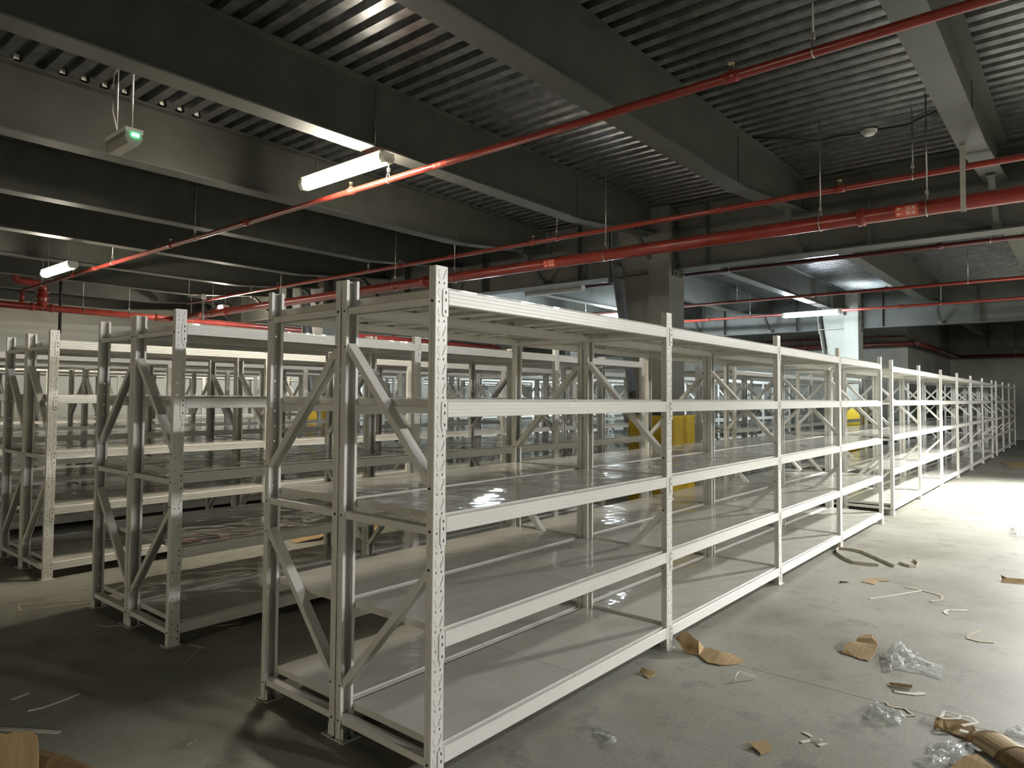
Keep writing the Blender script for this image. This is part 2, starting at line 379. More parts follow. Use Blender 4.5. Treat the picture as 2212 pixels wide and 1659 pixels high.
# ------------------------------------------------------------------ rack parts
PW, PD, PH, RD, RG = 0.0674, 0.036, 2.0, 0.600, 0.009
def arc(cx, cy, rx, ry, n=10): return [(cx+rx*math.cos(2*math.pi*i/n), cy+ry*math.sin(2*math.pi*i/n)) for i in range(n)]
def post_mesh():
    """perforated C upright: web at y=0, open towards +y; standing at x 0..PW"""
    mb = MB(); p = 0.075; n = 26
    for c in range(n):
        zt = PH-c*p
        W = PW
        sl = [(0.80, .13), (0.84, .14), (0.825, .34), (0.72, .44), (0.625, .70), (0.585, .695), (0.675, .43), (0.775, .33)]
        loops = [[(0.002, zt-p), (W-0.002, zt-p), (W-0.002, zt), (0.002, zt)],
                 arc(0.29*W, zt-.885*p, .0033, .0056, 8), arc(0.70*W, zt-.885*p, .0033, .0056, 8),
                 [(W*u, zt-v*p) for u, v in sl]]
        mb.fill(loops, 0, 0, lambda u, v: (u, 0.0, v))
        # half-sheared tear-shaped boss on the left
        o = [(0.20, .22), (0.36, .20), (0.43, .32), (0.41, .62), (0.37, .72), (0.33, .60), (0.22, .55)]
        A = [mb.bm.verts.new((W*u, -0.0001, zt-v*p)) for u, v in o]; B = [mb.bm.verts.new((W*(0.315+(u-0.315)*.78), -0.0013, zt-(0.44+(v-0.44)*.85)*p)) for u, v in o]
        mb.bm.faces.new(B)
        for i in range(len(o)): mb.bm.faces.new((A[i], A[(i+1) % len(o)], B[(i+1) % len(o)], B[i]))
    mb.face([(0.002, 0, 0), (PW-0.002, 0, 0), (PW-0.002, 0, PH-n*p), (0.002, 0, PH-n*p)])
    out = [(0.0025, 0), (0, .0022), (0, .010), (.0030, .012), (.0030, .020), (0, .022), (0, PD), (.0135, PD)]
    inn = [(.0045, 0.0003), (.002, .003), (.002, .0095), (.005, .0115), (.005, .0205), (.002, .0225), (.002, PD-.002), (.0135, PD-.002)]
    for sgn in (0, 1):
        f = (lambda q: q) if not sgn else (lambda q: (PW-q[0], q[1]))
        mb.extrude([f(q) for q in out]+[f(q) for q in inn[::-1]], 'z', 0, PH)
    return mb.mesh('upright_post', 'paint')
def chan(a, b, side=(1, 0, 0)):
    """bracing channel, web on the upper side, with the two dark bolt holes that show on the post's flange"""
    mb = MB(); a, b = Vector(a), Vector(b); d = (b-a).normalized(); r = Vector(side); u = r.cross(d)
    if u.z < 0: u = -u
    h = 0.015
    mb.obox(a, b, r, u, -0.023, 0.023, h-0.002, h)
    mb.obox(a, b, r, u, -0.023, -0.021, -h, h-0.002); mb.obox(a, b, r, u, 0.021, 0.023, -h, h-0.002)
    for q in (a+d*0.008, b-d*0.008):
        mb.tube([q+Vector((-PW/2-0.0008, 0, 0)), q+Vector((-PW/2+0.004, 0, 0))], 0.0052, 8, 1)
    return mb.mesh('brace', ['paint', 'hole'])
xm = PW/2; y0_, y1_ = 0.012, RD-0.012
CROSS = [chan((xm, y0_, z), (xm, y1_, z)) for z in (0.082, 0.965, 1.862)]
UP_A = chan((xm, y1_-0.012, 1.710), (xm, y0_+0.006, 1.125)); LO_A = chan((xm, y0_+0.006, 0.824), (xm, y1_-0.012, 0.226))
UP_B = chan((xm, y0_+0.012, 1.710), (xm, y1_-0.006, 1.130)); LO_B = chan((xm, y1_-0.006, 0.824), (xm, y0_+0.012, 0.226))
def beam_part():
    """step beam of unit length, front face at y=0 with three grooves, step behind for the shelf"""
    mb = MB(); h = 0.062; g = 0.0032; gr = 0.0018
    p = [(0.003, 0), (0, 0.003)]
    for zc in (0.0155, 0.031, 0.0465): p += [(0, zc-g*.8), (gr, zc-g*.35), (gr, zc+g*.35), (0, zc+g*.8)]
    p += [(0, h-.003), (.003, h), (0.022, h), (0.022, h-0.022), (0.040, h-0.022), (0.040, 0)]
    mb.extrude(p, 'x', 0, 1)
    return mb.mesh('beam', 'paint')
def conn_front():
    """hook plate on the post's face plus the side plate against its flange; origin at the beam's end"""
    mb = MB(); z0, z1 = -0.047, 0.064; c = 0.008; x0, x1 = -0.030, 0.003
    o = [(x0+c, z0), (x1, z0), (x1, z1), (x0+c, z1), (x0, z1-c), (x0, z0+c)]
    mb.extrude(o, 'y', -0.0035, -0.0008)
    mb.box(0.0008, 0.003, -0.0035, 0.036, z0, z1)
    for z in (-0.028, 0.018, 0.047): mb.box(-0.017, -0.011, -0.0040, -0.0034, z-0.006, z+0.006, 1)
    return mb.mesh('beam_connector', ['paint', 'hole'])
def conn_side():
    mb = MB(); mb.extrude([(0.0, 0.06), (0.0, -0.045), (0.030, -0.045), (0.036, -0.038), (0.036, 0.06)], 'x', -0.0028, -0.0008)
    mb.box(-0.0032, -0.0028, 0.020, 0.026, -0.036, -0.029, 1)
    return mb.mesh('beam_connector', ['paint', 'hole'])
def panel_part():
    """folded steel shelf pan of unit length with stiffening ribs below"""
    mb = MB(); y0, y1 = 0.024, RD-0.024; t = 0.0012; h = 0.030
    mb.box(0, 1, y0, y1, h-t, h); mb.box(0, 1, y0, y0+t, 0.002, h-t); mb.box(0, 1, y1-t, y1, 0.002, h-t)
    mb.box(0, t, y0+t, y1-t, 0, h-t); mb.box(1-t, 1, y0+t, y1-t, 0, h-t)
    for k in (0.2, 0.4, 0.6, 0.8):
        mb.extrude([(k-0.058, h-t), (k-0.046, -0.006), (k+0.046, -0.006), (k+0.058, h-t)], 'y', y0+0.035, y1-0.035)
    return mb.mesh('shelf_panel', 'deck')
def foot_part():
    mb = MB(); mb.box(-0.014, PW+0.014, -0.012, 0.075, 0.0, 0.004); mb.box(0.006, 0.0075, 0.004, 0.05, 0.004, 0.05); mb.box(PW-0.0075, PW-0.006, 0.004, 0.05, 0.004, 0.05)
    mb.tube([(PW/2, 0.055, 0.004), (PW/2, 0.055, 0.010)], 0.008, 6, 1)
    return mb.mesh('base_plate', ['paint', 'hole'])
POST, BEAM, CF, CS, PANEL, FOOT = post_mesh(), beam_part(), conn_front(), conn_side(), panel_part(), foot_part()
LEVELS = (0.067, 0.510, 0.955, 1.405, 1.850)
PI = math.pi
def rack(label, xs, y0, mirrored, fine=2, same_way=False):
    """one single-depth run of bays; xs are the left edges of its posts, y0 its front plane"""
    root = thing('shelving_rack', label, 'shelving rack', (xs[0], y0, 0), group='white steel racks standing in rows')
    X = [x-xs[0] for x in xs]
    for x in X:
        a = put('upright_post', POST, root, (x, 0, 0)); b = put('upright_post', POST, root, (x+PW, RD, 0), PI)
        if fine:
            put('base_plate', FOOT, a); put('base_plate', FOOT, b)
        for me in CROSS: put('cross_bar', me, root, (x, 0, 0))
        up, lo = (UP_B, LO_B) if mirrored else (UP_A, LO_A)
        put('diagonal_brace', up, root, (x, 0, 0)); put('diagonal_brace', lo, root, (x, 0, 0))
    for a, b in zip(X, X[1:]):
        L = b-a-PW
        for z in LEVELS:
            f = put('beam', BEAM, root, (a+PW, 0, z), 0, (L, 1, 1))
            r = put('beam', BEAM, root, (b, RD, z), PI, (L, 1, 1))
            if fine > 1:
                for q in (f, r):
                    c = put('beam_connector', CF, q, (0, 0, 0), 0, (1/L, 1, 1)); c = put('beam_connector', CS, q, (1, 0, 0), 0, (1/L, 1, 1))
            h = L/2
            for k in (0, 1):
                put('shelf_panel', PANEL, root, (a+PW+0.004+k*(h-0.002), 0, z+0.042), 0, (h-0.006, 1, 1))
    return root
XA = [0, 1.902, 3.804, 5.574, 7.355]
XE = [8.123, 9.967, 11.912, 13.775, 15.726, 17.73, 19.778]
XF = [20.767, 22.588, 24.499, 26.53]
XB2 = [8.41, 10.29, 12.17, 14.05, 15.95]
STEP = 2.2345
ordn = ['nearest', 'second', 'third', 'fourth', 'fifth', 'sixth', 'seventh']
def pair(k, y, xs, where, fine):
    n = len(xs)-1
    num = ['', 'one', 'two', 'three', 'four', 'five', 'six'][n]
    nm = f'{ordn[k]} double row'
    rack(f'white {num}-bay steel rack, front of {nm}, {where}', xs, y, False, fine)
    rack(f'white {num}-bay steel rack, rear of {nm}, {where}', xs, y+RD+RG, k != 2, fine)
pair(0, 0, XA, 'close to the camera', 2)
pair(1, STEP, XA[:4], 'its end by the dark column', 2)
pair(2, 4.47, XA, 'left of the cross aisle', 2)
for k in (3, 4, 5, 6):
    pair(k, 4.47+STEP*(k-2), XA if k != 5 else XA[:4], 'left of the cross aisle', 1 if k < 5 else 0)
pair(0, 0.03, XE, 'brightly lit beyond the cross aisle', 1)
pair(0, 0.03, XF, 'in the dim far corner', 0)
pair(1, STEP, XB2, 'beyond by the pale column', 1)
for k in (2, 3, 4, 5, 6):
    pair(k, 4.47+STEP*(k-2), XE if k != 5 else XE[:5], 'past the cross aisle', 0)

# ------------------------------------------------------------------ sprinkler pipes
def hanger_mesh(r, z1):
    """threaded rod with a clevis ring, origin on the pipe's axis"""
    mb = MB(); mb.tube([(0, 0, r+0.05), (0, 0, z1)], 0.006, 6)
    ring = [(r*1.08*math.cos(a), 0, r*1.08*math.sin(a)) for a in [math.radians(90-35+(-k)*29) for k in range(11)]]
    pts = [(0, 0, r+0.07)]+[(r*1.1*math.cos(math.radians(65-k*29.1)), 0, r*1.1*math.sin(math.radians(65-k*29.1))) for k in range(11)]+[(0, 0, r+0.07)]
    mb.tube(pts, 0.0055, 5)
    mb.box(-0.012, 0.012, -0.012, 0.012, r+0.05, r+0.085)
    return mb.mesh('hanger', 'rod')
def head_mesh(r):
    mb = MB(); mb.tube([(0, 0, r-0.01), (0, 0, r+0.022)], [0.018, 0.012], 8)
    mb.tube([(0, -.012, r+0.02), (0, -.017, r+0.035), (0, -.006, r+0.055)], 0.003, 5); mb.tube([(0, .012, r+0.02), (0, .017, r+0.035), (0, .006, r+0.055)], 0.003, 5)
    mb.tube([(0, 0, r+0.054), (0, 0, r+0.060)], [0.022, 0.020], 10)
    return mb.mesh('sprinkler_head', 'brass')
def coup_mesh(r, mat):
    mb = MB(); mb.tube([(0, -0.035, 0), (0, -0.03, 0), (0, 0.03, 0), (0, 0.035, 0)], [r*1.05, r*1.22, r*1.22, r*1.05], 14)
    for s in (-1, 1): mb.box(s*r*1.2-0.014, s*r*1.2+0.014, -0.03, 0.03, -0.016, 0.016)
    return mb.mesh('coupling', mat)
def tee_mesh(r, mat):
    mb = MB(); mb.tube([(0, -0.05, 0), (0, -0.045, 0), (0, 0.045, 0), (0, 0.05, 0)], [r*1.02, r*1.25, r*1.25, r*1.02], 12); mb.tube([(0, 0, r*0.8), (0, 0, r+0.012)], r*0.8, 10)
    return mb.mesh('tee', mat)
def sticker_mesh(r, ang, flip):
    """two printed lines wrapped on the pipe: arrow and characters"""
    mb = MB(); n = 10; R = r*1.012; half = 0.75
    for i in range(n):
        a0, a1 = ang-half+2*half*i/n, ang-half+2*half*(i+1)/n
        q = lambda a, y: (R*math.cos(a), y, R*math.sin(a))
        mb.face([q(a0, -0.09), q(a0, 0.09), q(a1, 0.09), q(a1, -0.09)], 0)
    R2 = r*1.025
    def glyph(box, a_c):
        x0, x1, v0, v1 = box           # along the pipe and round it (in metres)
        q = lambda x, v: (R2*math.cos(a_c-v/r), -x*flip, R2*math.sin(a_c-v/r))
        mb.face([q(x0, v0), q(x1, v0), q(x1, v1), q(x0, v1)], 1)
    for a_c in (ang-0.33, ang+0.33):
        h = 0.28*r
        glyph((-0.075, -0.025, -0.05*h, 0.16*h), a_c)                    # arrow shaft
        q = lambda x, v: (R2*math.cos(a_c-v/r), -x*flip, R2*math.sin(a_c-v/r))
        mb.face([q(-0.082, 0.05*h), q(-0.062, 0.6*h), q(-0.055, 0.05*h)], 1); mb.face([q(-0.082, 0.05*h), q(-0.055, 0.05*h), q(-0.062, -0.5*h)], 1)
    return mb, R2
def glyph_text(mb, r, R2, ang, flip):
    """the two characters printed beside each arrow"""
    cu = bpy.data.curves.new('print', 'FONT'); cu.body = '\u55b7\u6dcb'; cu.size = 0.6*r; cu.align_x = 'LEFT'
    ob = bpy.data.objects.new('print', cu); COL.objects.link(ob)
    dg = bpy.context.evaluated_depsgraph_get(); dg.update()
    me = bpy.data.meshes.new_from_object(ob.evaluated_get(dg))
    for a_c in (ang-0.33, ang+0.33):
        vs = [mb.bm.verts.new((R2*math.cos(a_c-(v.co.y-0.22*r)/r), -(v.co.x-0.012)*flip, R2*math.sin(a_c-(v.co.y-0.22*r)/r))) for v in me.vertices]
        for p in me.polygons:
            try: mb.bm.faces.new([vs[i] for i in p.vertices]).material_index = 1
            except ValueError: pass
    bpy.data.objects.remove(ob); bpy.data.curves.remove(cu); bpy.data.meshes.remove(me)
_st = {}
def sticker(r):
    if r not in _st:
        mb, R2 = sticker_mesh(r, PI+0.25, 1)
        try: glyph_text(mb, r, R2, PI+0.25, 1)
        except Exception as e: print('print skipped', e)
        _st[r] = mb.mesh('sticker', ['sticker', 'ink'], recalc=False)
    return _st[r]
_cache = {}
def memo(fn, *a):
    k = (fn.__name__, a)
    if k not in _cache: _cache[k] = fn(*a)
    return _cache[k]
def pipe_y(label, x, z, y0, y1, r, mat='red', hangers=(), heads=(), couplings=(), stickers=(), top=ZD, seg=16):
    t = thing('sprinkler_pipe', label, 'pipe', (x, y0, z), group='red sprinkler pipes under the ceiling')
    mb = MB(); mb.tube([(0, 0, 0), (0, y1-y0, 0)], r, seg); put('pipe', mb.mesh('pipe', mat), t)
    for y in hangers: put('hanger', memo(hanger_mesh, r, top-z), t, (0, y-y0, 0))
    for y in heads:
        q = put('tee', memo(tee_mesh, r, mat), t, (0, y-y0, 0)); put('sprinkler_head', memo(head_mesh, r), q)
    for y in couplings: put('coupling', memo(coup_mesh, r, mat), t, (0, y-y0, 0))
    for y in stickers: put('sticker', sticker(r), t, (0, y-y0, 0), label='bright red sticker with white arrow and characters')
    return t
pipe_y('thin red sprinkler pipe crossing nearest overhead past the lit hanging lamp', 2.28, 3.5, -11.5, 14.0, 0.029,
       hangers=(-3.9, -0.74, 3.05, 6.9, 9.6, 12.9), heads=(-4.0, -0.25, 3.62, 7.6, 11.3), couplings=(5.6, 10.3), stickers=(2.35,))
pipe_y('thin red sprinkler pipe just above and beside the thick red main', 5.47, 3.585, -11.5, 14.0, 0.030,
       hangers=(-4.5, -0.69, 3.45, 7.4, 11.2), heads=(-3.9, -0.05, 3.85, 6.6, 10.2), couplings=(1.2, 5.4))
pipe_y('thick red main pipe spanning the hall in front of the dark column', 5.17, 3.195, -11.5, 14.1, 0.070,
       hangers=(-4.4, -0.85, 0.05, 2.50, 5.05, 6.35, 9.6, 12.2), couplings=(-0.32, 5.65, 11.6), stickers=(-0.70, 3.3, 7.6, 12.6), seg=24)
pipe_y('dark red pipe crossing just past the main girder, beyond the dark column', 8.62, 3.5, -11.5, 6.2, 0.030, 'red_dark',
       hangers=(-3.0, -1.0, 2.4, 5.3), heads=(-0.45, 3.6), couplings=(1.5, 5.9))
pipe_y('red pipe crossing midway between the dark and the pale column', 12.15, 3.5, -11.5, 9.0, 0.030, 'red',
       hangers=(-3.0, -0.35, 3.7, 7.5), heads=(0.9, 5.0), couplings=(2.2,))
pipe_y('red pipe passing in front of the far hanging lamp', 14.95, 3.5, -11.5, 10.0, 0.030, 'red',
       hangers=(-3.0, 0.45, 4.5, 8.3), heads=(1.2, 5.6), couplings=(3.0,))
pipe_y('upper thin dark red pipe running along the end wall', 21.45, 3.38, 2.3, 9.6, 0.032, 'red_dark', hangers=(2.9, 4.4, 6.5, 8.5))
pipe_y('lower thick dark red pipe running along the end wall', 21.45, 3.15, 2.1, 9.6, 0.070, 'red_dark', hangers=(3.3, 5.2, 7.4), couplings=(2.4, 4.0, 4.35))
pipe_y('dark red pipe running along the dim far wall', 29.6, 3.14, -11.5, 2.0, 0.070, 'red_dark', hangers=(-2.0, 0.2), couplings=(-0.5,))
def pipe_pts(name, label, pts, r, mat, cat='pipe', group=None):
    mb = MB(); mb.tube(pts, r, 14); return tag(put(name, mb.mesh(name, mat)), label, cat, group)
pipe_pts('sprinkler_pipe', 'dark red pipe following the short wall between end wall and far wall', [(21.45, 2.0, 3.15), (29.6, 2.0, 3.15)], 0.070, 'red_dark', group='red sprinkler pipes under the ceiling')
# the main along the back wall, running in x, with its valve riser
t = thing('sprinkler_pipe', 'thick dark red main running along the back wall to the left', 'pipe', (-8.5, 14.1, 3.2), group='red sprinkler pipes under the ceiling')
mb = MB(); mb.tube([(0, 0, 0), (25.0, 0, 0)], 0.070, 20); put('pipe', mb.mesh('pipe', 'red'), t)
for x in (-4.0, -1.0, 1.9, 2.62, 3.35, 4.25, 5.6, 8.0, 10.6, 13.3):
    put('hanger', memo(hanger_mesh, 0.07, ZD-3.2), t, (x+8.5, 0, 0), PI/2)
for x in (2.45, 2.78, 4.83): put('coupling', memo(coup_mesh, 0.07, 'red'), t, (x+8.5, 0, 0), PI/2)
mb = MB(); mb.tube([(0, 0, 0), (0, 0, 0.18), (0, 0, 0.30)], 0.085, 14)
for z in (0.10, 0.20, 0.30): mb.tube([(0, 0, z-0.012), (0, 0, z+0.012)], 0.125, 14)
mb.tube([(0, 0, 0.30), (0, 0.0, 0.40), (-0.05, 0, 0.46), (-0.14, 0, 0.48), (-0.36, 0, 0.48), (-0.44, 0, 0.50), (-0.47, 0, 0.60), (-0.47, 0, 0.80)], 0.075, 14)
put('riser', mb.mesh('riser', 'red'), t, (2.62+8.5, 0, 0))
for x, mat in ((2.28, 'red'),):
    mb = MB(); mb.tube([(0, 0, 0.05), (0, 0, 0.30)], 0.034, 12); mb.tube([(0, 0, 0.05), (0, 0, 0.10)], 0.05, 12)
    put('branch_riser', mb.mesh('branch_riser', mat), t, (x+8.5, 0, 0))
for x in (11.7, 16.2):
    mb = MB(); mb.tube([(0, 0, 0.05), (0, 0, 0.30)], 0.034, 12); mb.tube([(0, 0, 0.05), (0, 0, 0.10)], 0.05, 12)
    put('branch_riser', mb.mesh('branch_riser', 'red'), t, (x+8.5, 0, 0))

# ------------------------------------------------------------------ hanging lamps
def lamp(label, x, y, z, lit='lit_warm', L=1.26, ztop=ZD, group='tube lights hanging from the ceiling'):
    t = thing('tube_light', label, 'light', (x, y, z), group=group)
    mb = MB(); h = L/2
    mb.extrude([(-0.055, 0.035), (-0.062, 0.075), (0.062, 0.075), (0.055, 0.035)], 'y', -h+0.03, h-0.03)
    put('housing', mb.mesh('housing', 'white_plastic'), t)
    mb = MB()
    prof = [(0.055, 0.034), (0.062, 0.012), (0.048, -0.022), (0.020, -0.036), (-0.020, -0.036), (-0.048, -0.022), (-0.062, 0.012), (-0.055, 0.034)]
    mb.extrude(prof, 'y', -h+0.05, h-0.05)
    put('diffuser', mb.mesh('diffuser', lit if lit else 'white_plastic'), t)
    for s in (-1, 1):
        mb = MB(); mb.extrude([(0.058, 0.060), (0.064, 0.012), (0.040, -0.030), (-0.040, -0.030), (-0.064, 0.012), (-0.058, 0.060)], 'y', s*(h-0.05), s*(h+0.012))
        put('end_cap', mb.mesh('end_cap', 'white_plastic'), t)
        mb = MB(); mb.tube([(0, s*h*0.72, 0.075), (0.004*s, s*h*0.72, 0.35), (0, s*h*0.72, ztop-z)], 0.005, 6)
        put('suspension_wire', mb.mesh('suspension_wire', 'rod'), t)
    return t
lamp('lit tube lamp hanging over the second rack row beside the thin red pipe', 1.95, 3.29, 3.52, 'lit_warm_strong')
lamp('small lit tube lamp far to the left near the back wall', 1.60, 9.75, 3.30, 'lit_warm_strong')
lamp('lit tube lamp hanging before the pale far column', 14.5, 2.93, 3.40, 'lit_cool_soft')
lamp('short lit lamp peeking out beside the dark column, far behind', 12.95, 6.97, 3.50, 'lit_cool')
lamp('unlit grey tube fixture hung by two rods beyond the girder', 8.24, 5.55, 3.40, None)
lamp('tiny bright lamp glimpsed beside the thick red main', 5.8, 13.0, 3.42, 'lit_bulb', 0.3)
# stronger lamps added, mostly out of view, to light rack fronts and sides
for x, which in ((2.6, 'first'), (5.6, 'second'), (8.6, 'third'), (11.6, 'last')):
    lamp(f'added unseen tube lamp lighting rack fronts from behind the camera, {which} of its row', x, -8.6, 3.45, 'lit_fill', group='added tube lights out of view over the open floor')
lamp('added unseen warm tube lamp far behind the camera on the left', -16.0, 0.4, 2.1, 'lit_warm_fill')  # added out of view, hung low as side fill for the end frames
lamp('added tube lamp brightening the middle rack rows past the girder', 12.6, 11.2, 3.45, 'lit_cool')  # added to brighten the racks beyond the girder
# flood lamp above the aisle on the right
t = thing('flood_lamp', 'bright flood lamp above the overexposed patch of aisle floor', 'light', (11.6, -2.9, 3.42))
mb = MB(); mb.tube([(0, 0, 0.22), (0, 0, 0.12), (0, 0, 0.02), (0, 0, -0.10)], [0.05, 0.07, 0.20, 0.26], 20, caps=False); mb.tube([(0, 0, 0.22), (0, 0, 0.30)], 0.06, 12)
put('shade', mb.mesh('shade', 'grey_plastic'), t)
mb = MB(); mb.tube([(0, 0, -0.03), (0, 0, -0.035)], 0.19, 20); put('glass', mb.mesh('glass', 'lit_flood'), t)
mb = MB(); mb.tube([(0, 0, 0.30), (0, 0, ZD-3.42)], 0.012, 8); put('rod', mb.mesh('rod', 'rod'), t)
ld = bpy.data.lights.new('flood', 'SPOT'); ld.energy = SPOT_W; ld.color = (1, 0.985, 0.95); ld.spot_size = math.radians(134); ld.spot_blend = 0.45; ld.shadow_soft_size = 0.16
lo = bpy.data.objects.new('flood_light', ld); COL.objects.link(lo); lo.parent = t; lo.location = (0, 0, -0.14); lo.rotation_euler = (0, math.radians(20), 0)

# emergency light, detector, cable, brackets
t = thing('emergency_light', 'small grey emergency light with green glow, hung from the dark beam', 'emergency light', (0.0, 3.09, 3.2))
mb = MB(); mb.extrude([(-0.05, 0.03), (-0.058, -0.005), (-0.035, -0.045), (0.035, -0.045), (0.058, -0.005), (0.05, 0.03)], 'y', -0.17, 0.17); put('housing', mb.mesh('housing', 'grey_plastic'), t)
mb = MB(); mb.extrude([(-0.055, 0.032), (-0.058, 0.06), (0.058, 0.06), (0.055, 0.032)], 'y', -0.175, 0.175); put('top_tray', mb.mesh('top_tray', 'white_plastic'), t)
mb = MB(); mb.box(-0.015, 0.03, -0.179, -0.171, 0.008, 0.024); put('indicator', mb.mesh('indicator', 'led'), t)
for y in (-0.13, 0.13):
    mb = MB(); mb.tube([(0, y, 0.06), (0, y, ZD-3.2)], 0.006, 6); put('rod', mb.mesh('rod', 'rod'), t)
mb = MB(); mb.tube([(0, 0.10, 0.06), (-0.03, 0.13, 0.25), (-0.03, 0.12, 0.5), (0.0, 0.02, 0.62), (0.05, -0.12, 0.66)], 0.007, 6); put('cable', mb.mesh('cable', 'grey_plastic'), t)
t = thing('smoke_detector', 'round white smoke detector on the corrugated ceiling', 'smoke detector', (5.75, -0.26, 4.22))
mb = MB(); mb.tube([(0, 0, 0), (0, 0, -0.025)], [0.075, 0.075], 20); put('base', mb.mesh('base', 'white_plastic'), t)
mb = MB(); mb.tube([(0, 0, -0.025), (0, 0, -0.045), (0, 0, -0.06), (0, 0, -0.068)], [0.065, 0.058, 0.045, 0.025], 20); put('sensor_head', mb.mesh('sensor_head', 'white_plastic'), t)
pipe_pts('cable', 'black cable running along the corrugated ceiling to the detector',
         [(5.2, 0.72, 4.205), (5.45, 0.42, 4.20), (5.62, 0.2, 4.17), (5.7, 0.0, 4.20), (5.76, -0.18, 4.205), (5.77, -0.34, 4.205), (5.74, -0.6, 4.18), (5.62, -0.85, 4.205), (5.5, -1.08, 4.21)], 0.010, 'black', 'cable')
def bracket(label, x, y, z0, z1, arm):
    t = thing('strut_bracket', label, 'bracket', (x, y, 0), group='galvanised strut brackets')
    mb = MB(); mb.box(-0.02, 0.02, -0.0175, -0.0145, z0, z1); mb.box(-0.02, -0.017, -0.0145, 0.02, z0, z1); mb.box(0.017, 0.02, -0.0145, 0.02, z0, z1)
    put('upright_channel', mb.mesh('upright_channel', 'rod'), t)
    mb = MB(); mb.box(min(0, arm), max(0, arm), -0.02, 0.02, z1, z1+0.003); mb.box(min(0, arm), max(0, arm), -0.02, -0.017, z1-0.035, z1); mb.box(min(0, arm), max(0, arm), 0.017, 0.02, z1-0.035, z1)
    put('arm', mb.mesh('arm', 'rod'), t)
    mb = MB(); mb.tube([(arm*0.9, 0, z1), (arm*0.9, 0, ZD)], 0.006, 6); put('rod', mb.mesh('rod', 'rod'), t)
    mb = MB(); mb.box(-0.05, 0.05, -0.03, -0.02, z1-0.06, z1+0.05); mb.tube([(-0.03, -0.03, z1), (-0.03, -0.045, z1)], 0.01, 6); mb.tube([(0.03, -0.03, z1+.03), (0.03, -0.045, z1+.03)], 0.01, 6)
    put('clamp', mb.mesh('clamp', 'white_plastic'), t)
bracket('grey steel strut hanging from the beam across the thick red main', 5.02, -1.14, 3.08, 3.70, -0.12)
bracket('L-shaped grey strut hanging over the racks near the back wall', 4.87, 12.0, 3.02, 3.49, -0.33)
pipe_pts('conduit', 'black vertical conduit dropping in front of the back wall', [(3.0, 14.3, ZD), (3.0, 14.3, 2.72)], 0.03, 'black', 'conduit')
mb = MB(); mb.box(-0.03, 0, -0.25, 0.25, -0.1, 0.1); mb.box(-0.045, -0.03, -0.21, 0.21, -0.07, 0.07)
tag(put('wall_vent', mb.mesh('wall_vent', 'black'), None, (X_FAR, 0.95, 3.55)), 'dark rectangular vent high on the dim far wall', 'vent')

# ------------------------------------------------------------------ litter on the floor
def sheet(name, label, pts, cat='cardboard', mats=('card', 'card_in'), t=0.004, sub=None, group='torn cardboard on the floor'):
    """a torn flat piece: outline of (x, y, z) points, z being how far the edge curls up"""
    mb = MB(); n = len(pts)
    P = [Vector(p) for p in pts]
    A = [mb.bm.verts.new((p.x, p.y, p.z+t)) for p in P]; B = [mb.bm.verts.new((p.x, p.y, p.z)) for p in P]
    es = [mb.bm.edges.new((A[i], A[(i+1) % n])) for i in range(n)]
    g = bmesh.ops.triangle_fill(mb.bm, use_beauty=True, edges=es)
    top = [f for f in g['geom'] if isinstance(f, bmesh.types.BMFace)]
    ia = {v: B[i] for i, v in enumerate(A)}
    for f in top:
        q = mb.bm.faces.new([ia[v] for v in reversed(f.verts)]); q.material_index = 1
    for i in range(n):
        try: mb.bm.faces.new((B[i], B[(i+1) % n], A[(i+1) % n], A[i])).material_index = 1
        except ValueError: pass
    return tag(put(name, mb.mesh(name, list(mats))), label, cat, group)
def px(*q):
    """floor points from photo pixels; a third number lifts the point, keeping it on its line of sight"""
    out = []
    for a in q:
        z = a[2] if len(a) > 2 else 0.001
        p = fl(a[0], a[1], z); out.append((p.x, p.y, z))
    return out
def rough(pts, k=3, amp=0.006):
    out = []
    for i, p in enumerate(pts):
        a, b = Vector(p), Vector(pts[(i+1) % len(pts)])
        out.append(tuple(a))
        for j in range(1, k):
            q = a.lerp(b, j/k); out.append((q.x+rnd.uniform(-amp, amp), q.y+rnd.uniform(-amp, amp), q.z))
    return out
sheet('cardboard_scrap', 'torn bent cardboard piece at the foot of the second rack post', rough(px((1459, 1380, .03), (1478, 1362, .10), (1509, 1386, .06), (1502, 1402, .012), (1530, 1399, .012), (1553, 1408, .02), (1585, 1415, .006), (1612, 1429), (1596, 1434), (1555, 1437, .004), (1527, 1431, .004), (1510, 1416, .004), (1478, 1409, .002))))
sheet('cardboard_scrap', 'crumpled cardboard with ragged corrugated edge beside the shiny film', rough(px((1820, 1412, .003), (1826, 1402, .016), (1822, 1392, .024), (1836, 1389, .03), (1850, 1387, .03), (1853, 1378, .045), (1866, 1372, .05), (1878, 1371, .055), (1879, 1380, .05), (1883, 1371, .06), (1886, 1382, .05), (1892, 1371, .06), (1895, 1392, .04), (1890, 1412, .018), (1877, 1428, .003), (1860, 1425, .002), (1840, 1418, .002))))
sheet('cardboard_scrap', 'small brown cardboard scrap near the front of the nearest rack', rough(px((1381, 1452, .002), (1386, 1443, .02), (1413, 1450, .015), (1415, 1459, .004), (1399, 1465, .002)), 2, .004))
sheet('cardboard_scrap', 'palm-sized torn cardboard lying alone low on the bare floor', rough(px((1615, 1606, .012), (1634, 1602, .012), (1656, 1600, .012), (1667, 1612, .008), (1663, 1622, .004), (1643, 1631, .002), (1637, 1622, .004)), 2, .004))
sheet('cardboard_scrap', 'flat pale cardboard scrap next to the dark bolt', rough(px((1860, 1257), (1874, 1251, .006), (1902, 1250, .01), (1923, 1256, .004), (1898, 1256), (1888, 1263)), 2, .004))
